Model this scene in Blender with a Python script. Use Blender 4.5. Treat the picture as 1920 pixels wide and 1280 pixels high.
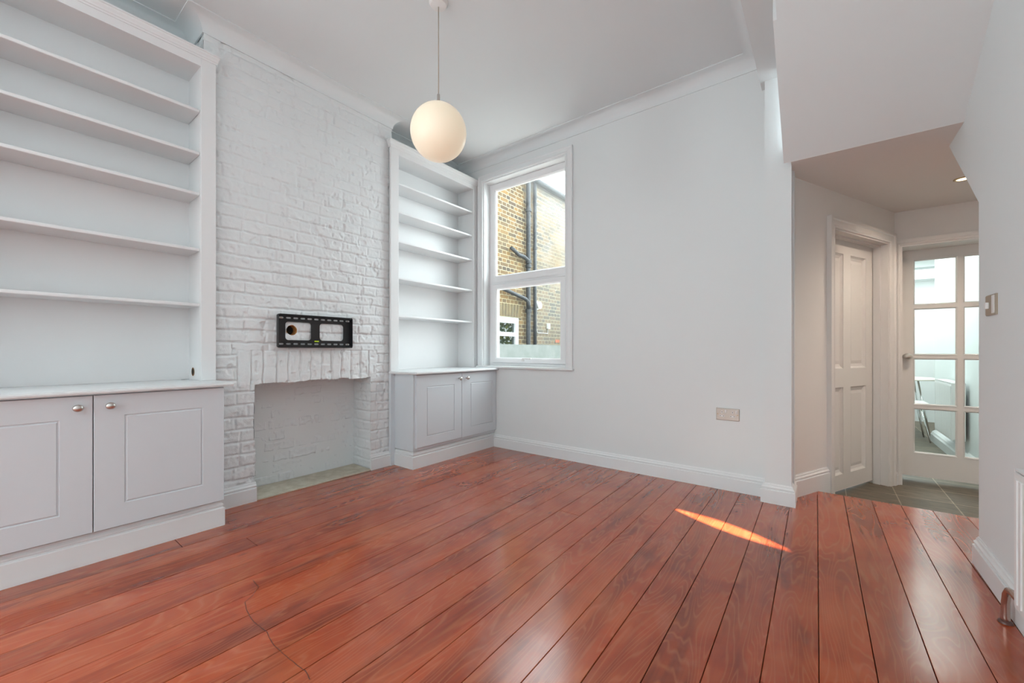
import bpy, bmesh, math, random
import numpy as np
from mathutils import Vector, Matrix
random.seed(7)
for o in list(bpy.data.objects): bpy.data.objects.remove(o, do_unlink=True)
SC = bpy.context.scene
COL = SC.collection

# ------------------------------------------------------------------ camera, world, sun, area lights, exposure
YAW = math.radians(37.514)
cam_d = bpy.data.cameras.new('camera'); cam = bpy.data.objects.new('camera', cam_d); COL.objects.link(cam)
cam.location = (0, 0, 1.0); cam.rotation_euler = (math.radians(90), 0, YAW)
cam_d.sensor_width = 36.0; cam_d.lens = 36.0 * 762 / 1920; cam_d.shift_y = 16 / 1920.0
cam_d.clip_start = 0.02
SC.camera = cam

w = bpy.data.worlds.new('sky'); SC.world = w; w.use_nodes = True
bgn = w.node_tree.nodes['Background']
bgn.inputs[0].default_value = (0.85, 0.94, 0.98, 1); bgn.inputs[1].default_value = 13.0

def light(name, kind, loc, energy, color=(1, 1, 1), rot=None, size=None, size_y=None, **kw):
    d = bpy.data.lights.new(name, kind); o = bpy.data.objects.new(name, d); COL.objects.link(o)
    o.location = loc; d.energy = energy; d.color = color
    if rot: o.rotation_euler = rot
    if kind == 'AREA':
        d.shape = 'RECTANGLE'; d.size = size; d.size_y = size_y or size
    for k, v in kw.items(): setattr(d, k, v)
    return o
SUN_DIR = Vector((-0.12, 1.0, -0.47))
sun = light('sun', 'SUN', (0, -3, 5), 120.0, (1, .86, .68), angle=math.radians(.16))
sun.rotation_euler = SUN_DIR.to_track_quat('-Z', 'Y').to_euler()
# daylight in the rear window (behind the camera), then added area fills
light('rear_window_daylight', 'AREA', (-1.1, -3.15, 1.6), 36, (.90, .985, 1), rot=(math.radians(90), 0, 0), size=1.7, size_y=1.8)
light('side_return_fill', 'AREA', (-1.05, 4.9, 1.9), 36, (.94, .97, 1), rot=(math.radians(90), 0, math.radians(144)), size=1.8, size_y=2.2, spread=math.radians(95))  # area panel added out of view to brighten the right bookcase
light('window_upward_fill', 'AREA', (-2.3, 4.1, .25), 22, (1, .98, .94), rot=(math.radians(195), 0, 0), size=1.6, size_y=.9, spread=math.radians(110))  # hidden area light added outside, brightens the ceiling near the window
light('left_opening_fill', 'AREA', (-3.46, -1.9, 1.6), 128, (.90, .985, 1), rot=(0, math.radians(-90), 0), size=1.7, size_y=1.5)  # area light added outside an invented opening, brightens the right wall
light('kitchen_far_fill', 'AREA', (1.5, 8.5, 2.08), 20, (.96, 1, .99), rot=(math.radians(25), 0, 0), size=1.2, size_y=.8)  # unseen lamp added to brighten the far kitchen wall
light('kitchen_ceiling_fill', 'AREA', (0.70, 7.1, 2.25), 82, (.90, 1, .96), rot=(0, 0, 0), size=.8, size_y=4.0)  # unseen panel added under the kitchen ceiling to brighten the room
SC.view_settings.view_transform = 'Standard'; SC.view_settings.look = 'None'
SC.view_settings.exposure = -0.74; SC.view_settings.gamma = 1.0; SC.view_settings.use_curve_mapping = False

# ------------------------------------------------------------------ materials
def mat(name, color=(.8, .8, .8), rough=.5, metal=0, spec=.5, emit=None, es=0):
    m = bpy.data.materials.new(name); m.use_nodes = True
    p = m.node_tree.nodes['Principled BSDF']
    p.inputs['Base Color'].default_value = (*color, 1); p.inputs['Roughness'].default_value = rough
    p.inputs['Metallic'].default_value = metal; p.inputs['Specular IOR Level'].default_value = spec
    if emit: p.inputs['Emission Color'].default_value = (*emit, 1); p.inputs['Emission Strength'].default_value = es
    return m
class NT:
    def __init__(s, m): s.t = m.node_tree; s.n = s.t.nodes; s.p = s.n['Principled BSDF']
    def new(s, typ, **kw):
        n = s.n.new(typ)
        for k, v in kw.items(): setattr(n, k, v)
        return n
    def ln(s, a, b): s.t.links.new(a, b)
    def math(s, op, a, b=None, clamp=False):
        n = s.new('ShaderNodeMath', operation=op, use_clamp=clamp)
        for i, v in enumerate((a, b)):
            if v is None: continue
            if isinstance(v, (int, float)): n.inputs[i].default_value = v
            else: s.ln(v, n.inputs[i])
        return n.outputs[0]
    def noise(s, vec, scale, detail=3, rough=.5, dist=0):
        n = s.new('ShaderNodeTexNoise'); n.inputs['Scale'].default_value = scale
        n.inputs['Detail'].default_value = detail; n.inputs['Roughness'].default_value = rough; n.inputs['Distortion'].default_value = dist
        if vec is not None: s.ln(vec, n.inputs['Vector'])
        return n
    def pos(s):
        return s.new('ShaderNodeNewGeometry').outputs['Position']
    def mapping(s, vec, scale=(1, 1, 1), loc=(0, 0, 0), rot=(0, 0, 0)):
        n = s.new('ShaderNodeMapping'); n.inputs['Scale'].default_value = scale; n.inputs['Location'].default_value = loc
        n.inputs['Rotation'].default_value = rot; s.ln(vec, n.inputs['Vector']); return n.outputs[0]
    def ramp(s, fac, stops, interp='LINEAR'):
        n = s.new('ShaderNodeValToRGB'); cr = n.color_ramp; cr.interpolation = interp
        while len(cr.elements) < len(stops): cr.elements.new(.5)
        for e, (p, c) in zip(cr.elements, stops): e.position = p; e.color = (*c, 1) if len(c) == 3 else c
        s.ln(fac, n.inputs[0]); return n.outputs[0]
    def mix(s, fac, a, b, blend='MIX'):
        n = s.new('ShaderNodeMix', data_type='RGBA', blend_type=blend)
        for i, v in ((0, fac), (6, a), (7, b)):
            if isinstance(v, (int, float)): n.inputs[i].default_value = v
            elif isinstance(v, tuple): n.inputs[i].default_value = (*v, 1)
            else: s.ln(v, n.inputs[i])
        return n.outputs[2]
    def bump(s, h, strength=.2, dist=.01, normal=None):
        n = s.new('ShaderNodeBump'); n.inputs['Strength'].default_value = strength; n.inputs['Distance'].default_value = dist
        s.ln(h, n.inputs['Height'])
        if normal is not None: s.ln(normal, n.inputs['Normal'])
        s.ln(n.outputs[0], s.p.inputs['Normal']); return n.outputs[0]

def painted(name, color, rough, bscale=40, bstr=.04):
    m = mat(name, color, rough); t = NT(m); P = t.pos()
    n = t.noise(P, bscale, 4); t.bump(n.outputs[0], bstr, .004)
    v = t.noise(P, 1.3, 2)
    t.ln(t.mix(v.outputs[0], tuple(c * .985 for c in color), tuple(min(1, c * 1.015) for c in color)), t.p.inputs['Base Color'])
    return m
M_WALL = painted('wall_paint', (.785, .815, .822), .75, 60, .06)
M_CEIL = painted('ceiling_paint', (.77, .81, .825), .8, 50, .05)
M_HALL = painted('hall_paint', (.81, .80, .78), .75, 60, .05)
M_TRIM = painted('gloss_trim', (.812, .828, .838), .38, 18, .03)
M_DOORP = painted('door_paint', (.78, .765, .745), .45, 25, .04)
M_SHELF = painted('shelf_paint', (.812, .82, .826), .42, 20, .04)
M_CAB = painted('cabinet_paint', (.70, .745, .785), .4, 20, .03)
M_BRICKW = painted('painted_brick', (.78, .81, .822), .55, 160, .35)
M_UPVC = mat('upvc', (.86, .86, .87), .3)
M_NICKEL = mat('satin_nickel', (.62, .60, .57), .28, 1)
M_CHROME = mat('chrome', (.75, .75, .75), .12, 1)
M_BRASS = mat('aged_brass', (.55, .42, .25), .3, 1)
M_BLACK = mat('black_steel', (.012, .012, .014), .35)
M_DARK = mat('dark_void', (.01, .008, .006), .9)
M_PLASTW = mat('white_plastic', (.82, .81, .80), .3)
M_GREENL = mat('level_vial', (.55, .75, .03), .2, emit=None)
M_SOCK = mat('brushed_plate', (.60, .54, .49), .42, .35)
M_SWITCH = mat('bronze_plate', (.42, .35, .28), .4, .5)
M_RAD = mat('radiator_enamel', (.84, .84, .84), .3)
M_PIPE = mat('copper_pipe', (.52, .38, .33), .22, .9)
M_SUB = mat('subfloor', (.02, .012, .008), .9)

def board_material():
    m = mat('red_stained_boards', rough=.3); t = NT(m)
    P = t.mapping(t.pos(), rot=(0, 0, math.radians(-.7)))
    sep = t.new('ShaderNodeSeparateXYZ'); t.ln(P, sep.inputs[0])
    idx = t.math('FLOOR', t.math('DIVIDE', t.math('SUBTRACT', sep.outputs[0], .007), .1435))
    wn = t.new('ShaderNodeTexWhiteNoise', noise_dimensions='1D'); t.ln(idx, wn.inputs['W'])
    off = t.new('ShaderNodeCombineXYZ'); t.ln(t.math('MULTIPLY', idx, 3.7), off.inputs[2]); t.ln(t.math('MULTIPLY', wn.outputs[0], 9), off.inputs[1])
    va = t.new('ShaderNodeVectorMath', operation='ADD'); t.ln(P, va.inputs[0]); t.ln(off.outputs[0], va.inputs[1]); V = va.outputs[0]
    # cathedral grain: contour lines of a stretched noise
    g = t.noise(t.mapping(V, (6.5, .8, 1)), 1.0, 2, .45, .5)
    rings = t.math('PINGPONG', t.math('MULTIPLY', g.outputs[0], 46), 1.0)
    fine = t.noise(t.mapping(V, (130, 5, 1)), 1.0, 3, .6)
    blot = t.noise(t.mapping(P, (1.0, 1.0, 1)), 2.4, 4, .6, .4)
    streak = t.noise(t.mapping(V, (9, 1.0, 1)), 1.0, 4, .6)
    c1 = t.ramp(blot.outputs[0], [(.28, (.26, .038, .012)), (.48, (.40, .066, .018)), (.7, (.45, .105, .034))])
    c2 = t.ramp(streak.outputs[0], [(.3, (.55, .50, .48)), (.5, (1, 1, 1)), (.75, (1.0, 1.0, 1.0))])
    c = t.mix(1, c1, c2, 'MULTIPLY')
    c = t.mix(t.math('MULTIPLY', t.ramp(rings, [(.6, (0, 0, 0)), (.95, (1, 1, 1))]), .36), c, (.52, .165, .065))
    c = t.mix(t.math('MULTIPLY', t.ramp(fine.outputs[0], [(.50, (0, 0, 0)), (.72, (1, 1, 1))]), .10), c, (.19, .038, .016))
    # per board tone
    c = t.mix(1, c, t.ramp(wn.outputs[0], [(0, (.84, .80, .78)), (.5, (1, 1, 1)), (1, (1.0, .94, .90))]), 'MULTIPLY')
    # knots
    vo = t.new('ShaderNodeTexVoronoi'); vo.inputs['Scale'].default_value = 1.0; t.ln(t.mapping(V, (5.2, 1.6, 1)), vo.inputs['Vector'])
    kn = t.ramp(vo.outputs['Distance'], [(.02, (1, 1, 1)), (.05, (0, 0, 0))])
    c = t.mix(t.math('MULTIPLY', kn, .6), c, (.07, .018, .010))
    # worn patches
    wear = t.noise(t.mapping(P, (1.3, .8, 1)), 2.1, 5, .65, .3)
    wf = t.ramp(wear.outputs[0], [(.56, (0, 0, 0)), (.72, (1, 1, 1))])
    c = t.mix(t.math('MULTIPLY', wf, .30), c, (.48, .20, .125))
    t.ln(c, t.p.inputs['Base Color'])
    rn = t.noise(P, 7, 5, .65)
    r = t.math('ADD', t.math('MULTIPLY', rn.outputs[0], .22), .08)
    r = t.math('ADD', r, t.math('MULTIPLY', wf, .05))
    t.ln(r, t.p.inputs['Roughness']); t.p.inputs['Specular IOR Level'].default_value = .22
    t.p.inputs['Coat Weight'].default_value = .7; t.p.inputs['Coat Roughness'].default_value = .19
    hb = t.math('ADD', t.math('MULTIPLY', fine.outputs[0], .25), t.math('MULTIPLY', t.noise(P, 4, 2).outputs[0], 2.2))
    t.bump(hb, .14, .003)
    return m
M_WOOD = board_material()

def slate_material():
    m = mat('slate_tiles', rough=.5); t = NT(m); P = t.pos()
    br = t.new('ShaderNodeTexBrick'); br.offset = 0; br.inputs['Scale'].default_value = 1
    br.inputs['Brick Width'].default_value = .316; br.inputs['Row Height'].default_value = .34
    br.inputs['Mortar Size'].default_value = .004; br.inputs['Color1'].default_value = (.17, .14, .10, 1); br.inputs['Color2'].default_value = (.11, .093, .07, 1)
    br.inputs['Mortar'].default_value = (.36, .30, .22, 1); br.inputs['Mortar Smooth'].default_value = .2
    t.ln(t.mapping(P, loc=(-.142 + .002, -4.42 + 3.4, 0)), br.inputs['Vector'])
    n = t.noise(t.mapping(P, (3, 9, 1)), 3, 5, .65)
    t.ln(t.mix(.6, br.outputs['Color'], t.ramp(n.outputs[0], [(.3, (.45, .42, .38)), (.7, (1.5, 1.45, 1.4))]), 'MULTIPLY'), t.p.inputs['Base Color'])
    t.bump(n.outputs[0], .4, .004); return m
M_SLATE = slate_material()

def stock_brick():
    m = mat('stock_brick', rough=.85); t = NT(m)
    sep = t.new('ShaderNodeSeparateXYZ'); t.ln(t.pos(), sep.inputs[0])
    cb = t.new('ShaderNodeCombineXYZ'); t.ln(sep.outputs[1], cb.inputs[0]); t.ln(sep.outputs[2], cb.inputs[1])
    def brick(off, c1, c2):
        br = t.new('ShaderNodeTexBrick'); br.offset = .5; br.inputs['Scale'].default_value = 1
        br.squash = .5; br.squash_frequency = 2
        br.inputs['Brick Width'].default_value = .225; br.inputs['Row Height'].default_value = .070
        br.inputs['Mortar Size'].default_value = .0065; br.inputs['Mortar Smooth'].default_value = .3
        br.inputs['Color1'].default_value = (*c1, 1); br.inputs['Color2'].default_value = (*c2, 1); br.inputs['Mortar'].default_value = (.50, .43, .28, 1)
        br.inputs['Bias'].default_value = off
        t.ln(cb.outputs[0], br.inputs['Vector']); return br
    b1 = brick(0, (.27, .155, .06), (.075, .06, .05))
    big = t.noise(cb.outputs[0], .9, 3)
    spk = t.noise(cb.outputs[0], 40, 4, .7)
    c = t.mix(1, b1.outputs['Color'], t.ramp(spk.outputs[0], [(.3, (.6, .6, .6)), (.65, (1.2, 1.2, 1.2))]), 'MULTIPLY')
    c = t.mix(t.ramp(t.math('MULTIPLY', t.math('SUBTRACT', sep.outputs[1], 5.9), 1.2), [(0, (0, 0, 0)), (1, (1, 1, 1))]), c, t.mix(.5, c, (.20, .20, .19)))
    c = t.mix(t.ramp(big.outputs[0], [(.45, (0, 0, 0)), (.7, (.5, .5, .5))]), c, (.24, .165, .08))
    t.ln(c, t.p.inputs['Base Color']); t.bump(t.math('SUBTRACT', 1.0, b1.outputs['Fac']), .5, .008)
    return m
M_STOCK = stock_brick()

def glass_material(name, dirt_glare=0.0):
    m = bpy.data.materials.new(name); m.use_nodes = True; t = m.node_tree; n = t.nodes
    n.remove(n['Principled BSDF']); out = n['Material Output']
    tr = n.new('ShaderNodeBsdfTransparent'); tr.inputs[0].default_value = (.96, .98, .97, 1)
    gl = n.new('ShaderNodeBsdfGlossy'); gl.inputs['Roughness'].default_value = .02
    fr = n.new('ShaderNodeFresnel'); fr.inputs[0].default_value = 1.45
    bf = n.new('ShaderNodeNewGeometry'); om = n.new('ShaderNodeMath'); om.operation = 'SUBTRACT'; om.inputs[0].default_value = 1.0; t.links.new(bf.outputs['Backfacing'], om.inputs[1])
    ff = n.new('ShaderNodeMath'); ff.operation = 'MULTIPLY'; t.links.new(fr.outputs[0], ff.inputs[0]); t.links.new(om.outputs[0], ff.inputs[1])
    mx = n.new('ShaderNodeMixShader'); t.links.new(ff.outputs[0], mx.inputs[0]); t.links.new(tr.outputs[0], mx.inputs[1]); t.links.new(gl.outputs[0], mx.inputs[2])
    last = mx.outputs[0]
    if dirt_glare:
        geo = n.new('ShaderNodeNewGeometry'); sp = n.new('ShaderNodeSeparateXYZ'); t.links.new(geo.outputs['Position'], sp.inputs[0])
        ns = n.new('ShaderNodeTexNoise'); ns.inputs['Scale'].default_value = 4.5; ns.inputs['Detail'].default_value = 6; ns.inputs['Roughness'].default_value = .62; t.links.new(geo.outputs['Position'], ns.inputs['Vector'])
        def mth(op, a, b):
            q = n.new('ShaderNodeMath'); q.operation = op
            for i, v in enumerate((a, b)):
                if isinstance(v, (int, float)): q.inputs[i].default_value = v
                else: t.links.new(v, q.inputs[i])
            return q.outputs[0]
        # smears with sun-glare haze painted in, thickest towards the upper right corner
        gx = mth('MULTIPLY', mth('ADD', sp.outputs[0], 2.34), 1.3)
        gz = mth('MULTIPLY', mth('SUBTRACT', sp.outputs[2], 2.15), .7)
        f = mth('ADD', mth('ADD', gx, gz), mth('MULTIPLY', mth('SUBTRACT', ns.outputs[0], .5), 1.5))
        q = n.new('ShaderNodeMath'); q.operation = 'MULTIPLY'; q.use_clamp = True; t.links.new(f, q.inputs[0]); q.inputs[1].default_value = dirt_glare
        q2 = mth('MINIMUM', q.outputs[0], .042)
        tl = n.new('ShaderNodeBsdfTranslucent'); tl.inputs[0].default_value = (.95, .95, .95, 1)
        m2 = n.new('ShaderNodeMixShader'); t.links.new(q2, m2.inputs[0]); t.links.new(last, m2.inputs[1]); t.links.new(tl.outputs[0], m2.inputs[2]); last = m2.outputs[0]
    t.links.new(last, out.inputs[0]); return m
M_GLASS = glass_material('clear_glass'); M_DIRTY_GLARE = glass_material('smeared_glare_glass', .07)

def simple_noise(name, c1, c2, scale, rough=.8, bs=.3):
    m = mat(name, c1, rough); t = NT(m); n = t.noise(t.pos(), scale, 5, .6)
    t.ln(t.ramp(n.outputs[0], [(.3, c1), (.7, c2)]), t.p.inputs['Base Color']); t.bump(n.outputs[0], bs, .006); return m
M_HEARTH = simple_noise('hearth_concrete', (.48, .43, .33), (.66, .62, .52), 14, .85)
M_RENDER = simple_noise('white_render', (.20, .22, .205), (.28, .29, .28), 3.5, .85)
M_IRON = simple_noise('grey_iron', (.035, .038, .043), (.07, .073, .08), 20, .55)
M_LEAF = simple_noise('leaves', (.07, .18, .03), (.55, .48, .06), 2.5, .6)
M_PATIO = simple_noise('paving', (.30, .29, .27), (.42, .41, .38), 5, .9)
M_ROOF = simple_noise('roof_slate', (.12, .12, .13), (.2, .2, .21), 9, .8)

# ------------------------------------------------------------------ mesh helpers
def ex(u, v, w): return (w, u, v)            # plane facing +X: u=Y v=Z w=X
def ey(u, v, w): return (u, w, v)            # u=X v=Z w=Y
def ez(u, v, w): return (u, v, w)
class MB:
    def __init__(s): s.bm = bmesh.new()
    def box(s, x0, x1, y0, y1, z0, z1, bev=0):
        vs = [s.bm.verts.new((x, y, z)) for x in (x0, x1) for y in (y0, y1) for z in (z0, z1)]
        F = [(0, 1, 3, 2), (4, 6, 7, 5), (0, 4, 5, 1), (2, 3, 7, 6), (0, 2, 6, 4), (1, 5, 7, 3)]
        fs = [s.bm.faces.new([vs[i] for i in f]) for f in F]
        if bev:
            es = list({e for f in fs for e in f.edges})
            bmesh.ops.bevel(s.bm, geom=es, offset=bev, segments=2, affect='EDGES', profile=.5)
        return s
    def prism(s, poly, axis, a, b):          # poly = 2D points, axis maps (u,v,w)
        A = [s.bm.verts.new(axis(u, v, a)) for u, v in poly]; B = [s.bm.verts.new(axis(u, v, b)) for u, v in poly]
        n = len(poly); s.bm.faces.new(A); s.bm.faces.new(B[::-1])
        for i in range(n): s.bm.faces.new([A[i], B[i], B[(i + 1) % n], A[(i + 1) % n]])
        return s
    def sweep(s, path, prof, side=1, caps=True):   # path: 2D polyline, prof: (offset, z), offset to the right of travel * side
        n = len(path); P = [Vector(p) for p in path]; rings = []
        for i in range(n):
            d0 = (P[i] - P[i - 1]).normalized() if i else None
            d1 = (P[i + 1] - P[i]).normalized() if i < n - 1 else None
            if d0 is None: d0 = d1
            if d1 is None: d1 = d0
            n0 = Vector((d0.y, -d0.x)) * side; n1 = Vector((d1.y, -d1.x)) * side
            m = n0 + n1; m = m / max(m.length, 1e-6); k = 1 / max(m.dot(n0), .2)
            rings.append([s.bm.verts.new((P[i].x + m.x * o * k, P[i].y + m.y * o * k, z)) for o, z in prof])
        q = len(prof)
        for i in range(n - 1):
            for j in range(q):
                s.bm.faces.new([rings[i][j], rings[i][(j + 1) % q], rings[i + 1][(j + 1) % q], rings[i + 1][j]])
        if caps: s.bm.faces.new(rings[0]); s.bm.faces.new(rings[-1][::-1])
        return s
    def tube(s, pts, r, seg=12, caps=True):
        P = [Vector(p) for p in pts]; rings = []; rr = r if isinstance(r, (list, tuple)) else [r] * len(P)
        up = None
        for i, p in enumerate(P):
            d = (P[min(i + 1, len(P) - 1)] - P[max(i - 1, 0)]).normalized()
            if up is None or abs(d.dot(up)) > .98: up = Vector((0, 0, 1)) if abs(d.z) < .9 else Vector((1, 0, 0))
            a = d.cross(up).normalized(); b = d.cross(a).normalized(); up = b.cross(d) if False else up
            rings.append([s.bm.verts.new(p + (a * math.cos(t) + b * math.sin(t)) * rr[i]) for t in [2 * math.pi * k / seg for k in range(seg)]])
        for i in range(len(P) - 1):
            for k in range(seg): s.bm.faces.new([rings[i][k], rings[i][(k + 1) % seg], rings[i + 1][(k + 1) % seg], rings[i + 1][k]])
        if caps: s.bm.faces.new(rings[0][::-1]); s.bm.faces.new(rings[-1])
        return s
    def lathe(s, prof, centre, axis='Z', seg=32, sx=1, sy=1):   # prof: (radius, height)
        c = Vector(centre); rings = []
        for r, h in prof:
            ring = []
            for k in range(seg):
                t = 2 * math.pi * k / seg; a, b = r * math.cos(t) * sx, r * math.sin(t) * sy
                v = {'Z': (a, b, h), 'X': (h, a, b), 'Y': (a, h, b)}[axis]
                ring.append(s.bm.verts.new(c + Vector(v)))
            rings.append(ring)
        for i in range(len(rings) - 1):
            for k in range(seg): s.bm.faces.new([rings[i][k], rings[i][(k + 1) % seg], rings[i + 1][(k + 1) % seg], rings[i + 1][k]])
        s.bm.faces.new(rings[0][::-1]); s.bm.faces.new(rings[-1]); return s
    def plate(s, outer, holes, axis, w0, w1):  # flat plate with holes
        es = []; base = []
        for loop in [outer] + holes:
            vs = [s.bm.verts.new(axis(u, v, w0)) for u, v in loop]
            es += [s.bm.edges.new((vs[i], vs[(i + 1) % len(vs)])) for i in range(len(vs))]
        r = bmesh.ops.triangle_fill(s.bm, edges=es, use_beauty=True, use_dissolve=False)
        fs = [g for g in r['geom'] if isinstance(g, bmesh.types.BMFace)]
        q = bmesh.ops.extrude_face_region(s.bm, geom=fs)
        d = Vector(axis(0, 0, w1)) - Vector(axis(0, 0, w0))
        bmesh.ops.translate(s.bm, verts=[g for g in q['geom'] if isinstance(g, bmesh.types.BMVert)], vec=d)
        return s
    def nested(s, rects, axis, fill=True):   # rects: (u0,u1,v0,v1,w), consecutive rings joined
        rings = [[s.bm.verts.new(axis(u, v, w)) for u, v in ((a, c), (b, c), (b, d), (a, d))] for a, b, c, d, w in rects]
        for i in range(len(rings) - 1):
            for k in range(4): s.bm.faces.new([rings[i][k], rings[i][(k + 1) % 4], rings[i + 1][(k + 1) % 4], rings[i + 1][k]])
        if fill: s.bm.faces.new(rings[-1]); s.bm.faces.new(rings[0][::-1])
        return s
    def xf(s, fn):
        for v in s.bm.verts: v.co = fn(v.co)
        return s
    def build(s, name, material, parent=None, smooth=False, recalc=True, label=None):
        if recalc: bmesh.ops.recalc_face_normals(s.bm, faces=s.bm.faces)
        if parent is None:
            lo = [min(v.co[i] for v in s.bm.verts) for i in range(3)]; hi = [max(v.co[i] for v in s.bm.verts) for i in range(3)]
            org = Vector(((lo[0] + hi[0]) / 2, (lo[1] + hi[1]) / 2, lo[2]))
        else:
            org = Vector(parent['org'])
        for v in s.bm.verts: v.co -= org
        me = bpy.data.meshes.new(name); s.bm.to_mesh(me); s.bm.free()
        if smooth:
            for p in me.polygons: p.use_smooth = True
            if smooth != 'all':
                try: me.set_sharp_from_angle(angle=math.radians(35))
                except Exception: pass
        for mm in (material if isinstance(material, list) else [material]): me.materials.append(mm)
        o = bpy.data.objects.new(name, me); COL.objects.link(o)
        if parent is None: o.location = org
        else: o.parent = parent
        o['org'] = tuple(org)
        if label: o['label'] = label
        return o
def thing(name, loc, label, cat, group=None):
    o = bpy.data.objects.new(name, None); COL.objects.link(o); o.location = loc; o.empty_display_size = .1
    o['org'] = tuple(loc); o['label'] = label; o['category'] = cat
    if group: o['group'] = group
    return o
def tag(o, label, cat, group=None):
    o['label'] = label; o['category'] = cat
    if group: o['group'] = group
    return o
def struct(o, label=None, cat=None):
    o['kind'] = 'structure'
    if label: o['label'] = label
    if cat: o['category'] = cat
    return o
def rrect(u0, u1, v0, v1, r, n=5):
    pts = []
    for cx, cy, a in ((u1 - r, v1 - r, 0), (u0 + r, v1 - r, 90), (u0 + r, v0 + r, 180), (u1 - r, v0 + r, 270)):
        for k in range(n + 1):
            t = math.radians(a + 90 * k / n); pts.append((cx + r * math.cos(t), cy + r * math.sin(t)))
    return pts
def rect(u0, u1, v0, v1): return [(u0, v0), (u1, v0), (u1, v1), (u0, v1)]

CEIL = 3.02; FAR = 3.25; BACK = -3.0; LOW = -.15
XL = -3.26; XB = -3.0; XR = .575
YB0, YB1 = .82, 2.18                 # chimney breast
FY0, FY1, FZ = 1.10, 1.972, .775     # fireplace opening

# ------------------------------------------------------------------ floor
TILT = math.tan(math.radians(.7))
b = MB(); PW = .1435
k = -24
while True:
    x = .007 + PW * k
    if x > 2.0: break
    x0, x1 = x + .0009 + random.random() * .0005, x + PW - .0009 - random.random() * .0005
    y1 = 3.607
    ys = [BACK - .1, y1]
    if random.random() < .22: ys.insert(1, random.uniform(.3, 3.0))
    for a, c in zip(ys[:-1], ys[1:]):
        zz = random.uniform(-.0007, .0007)
        poly = [(x0 - TILT * (a), a + .001), (x1 - TILT * (a), a + .001), (x1 - TILT * c, c - .001), (x0 - TILT * c, c - .001)]
        b.prism(poly, ez, -.022, zz)
    k += 1
bmesh.ops.recalc_face_normals(b.bm, faces=b.bm.faces)
top = [e for e in b.bm.edges if all(v.co.z > -.01 for v in e.verts)]
bmesh.ops.bevel(b.bm, geom=top, offset=.0012, segments=1, affect='EDGES')
fl_ = struct(b.build('floor', M_WOOD), 'red stained wooden floorboards running across the room', 'floor')
struct(MB().box(-3.7, 2.2, BACK - .1, 3.6, -.16, -.0225).build('floor', M_SUB))
struct(MB().box(-.6, 2.3, 3.608, 9.4, LOW - .08, LOW).build('floor', M_SLATE), 'dark slate tiles in the hall', 'floor')

# ------------------------------------------------------------------ walls and ceilings
struct(MB().box(-3.6, 2.1, BACK - .1, FAR + .3, CEIL, CEIL + .12).build('ceiling', M_CEIL), 'white ceiling', 'ceiling')
struct(MB().plate(rect(BACK - .1, FAR + .2, -.16, CEIL + .1), [rect(-2.7, -1.1, .7, 2.5)], ex, XL - .12, XL).build('wall_left', M_WALL))  # opening behind the camera added to pass the left fill light
WX0, WX1, WZ0, WZ1 = -2.875, -1.868, .835, 2.785
struct(MB().plate(rect(XL - .12, -.155, -.16, CEIL + .1), [rect(WX0, WX1, WZ0, WZ1)], ey, FAR, FAR + .128).build('wall_far', M_WALL))
struct(MB().prism([(BACK - .1, -.16), (2.84, -.16), (2.84, 1.69), (3.41, 2.18), (3.41, CEIL + .1), (BACK - .1, CEIL + .1)], ex, XR, XR + .1).build('wall_right', M_WALL), 'white wall with a sloping cut for the hall opening', 'wall')
# back wall behind the camera: big window opening and an invented lens shaped slit that casts the sun streak
def floor_to_slit(fx, fy): return (fx + .12 * (fy - BACK + .05), (fy - BACK + .05) * .47)
lens = []
P1, P2 = Vector((-.755, 2.655)), Vector((-.105, 2.438)); 
for k in range(13):
    t = k / 12; p = P1.lerp(P2, t); lens.append(floor_to_slit(p.x, p.y + .066 * math.sin(math.pi * t) ** .9))
for k in range(1, 12):
    t = 1 - k / 12; p = P1.lerp(P2, t); lens.append(floor_to_slit(p.x, p.y - .050 * math.sin(math.pi * t) ** .9))
struct(MB().plate(rect(XL - .12, XR + .1, -.16, CEIL + .1), [rect(-2.0, -.2, .65, 2.45), lens], ey, BACK - .048, BACK - .052).build('wall_back', M_WALL))

struct(MB().box(-9, 6, -5.6, -5.4, -.4, 3.69).build('wall_sun_blocker', M_RENDER))  # unseen wall added to keep direct sun out of the rear window
struct(MB().box(-8, 2.1, BACK + .1, 3.35, CEIL + .15, 6.2).build('wall_upper_sun_blocker', M_RENDER))  # unseen mass added above the ceiling to shade the brick wall outside
# hall side wall, running off at an angle
AX, AY = -.178, 3.341; DX, DY = .41743, .90871; NX, NY = -DY, DX
def hw(co):  # (s, off, z) -> world
    return Vector((AX + DX * co.x + NX * co.y, AY + DY * co.x + NY * co.y, co.z))
b = MB(); b.plate([(-.25, -.25), (1.60, -.25), (1.60, 2.3), (-.25, 2.3)], [], ey, 0, .001); b.bm.clear()
b.box(.0, .545, 0, .14, -.25, 2.3); b.box(1.455, 1.575, 0, .14, -.25, 2.3); b.box(.545, 1.455, 0, .14, 1.905, 2.3)
struct(b.xf(hw).build('wall_hall', M_HALL), 'angled hall wall with the panelled door', 'wall')
struct(MB().box(-.62, -.55, 3.5, 5.2, -.25, 2.3).box(-.6, .05, 4.9, 5.0, -.25, 2.3).build('wall_cupboard', M_HALL))
EY = 4.78
struct(MB().box(.30, .515, EY, EY + .30, -.25, 2.3).box(.515, 1.22, EY, EY + .30, 1.89, 2.3).box(1.22, 2.1, EY, EY + .30, -.25, 2.3).build('wall_end', M_HALL), 'hall end wall around the glazed door', 'wall')
struct(MB().box(1.95, 2.05, 1.4, EY + .1, -.25, 2.3).box(.675, 2.05, 1.4, 1.5, -.25, 2.3).build('wall_hall_right', M_HALL))
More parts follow.
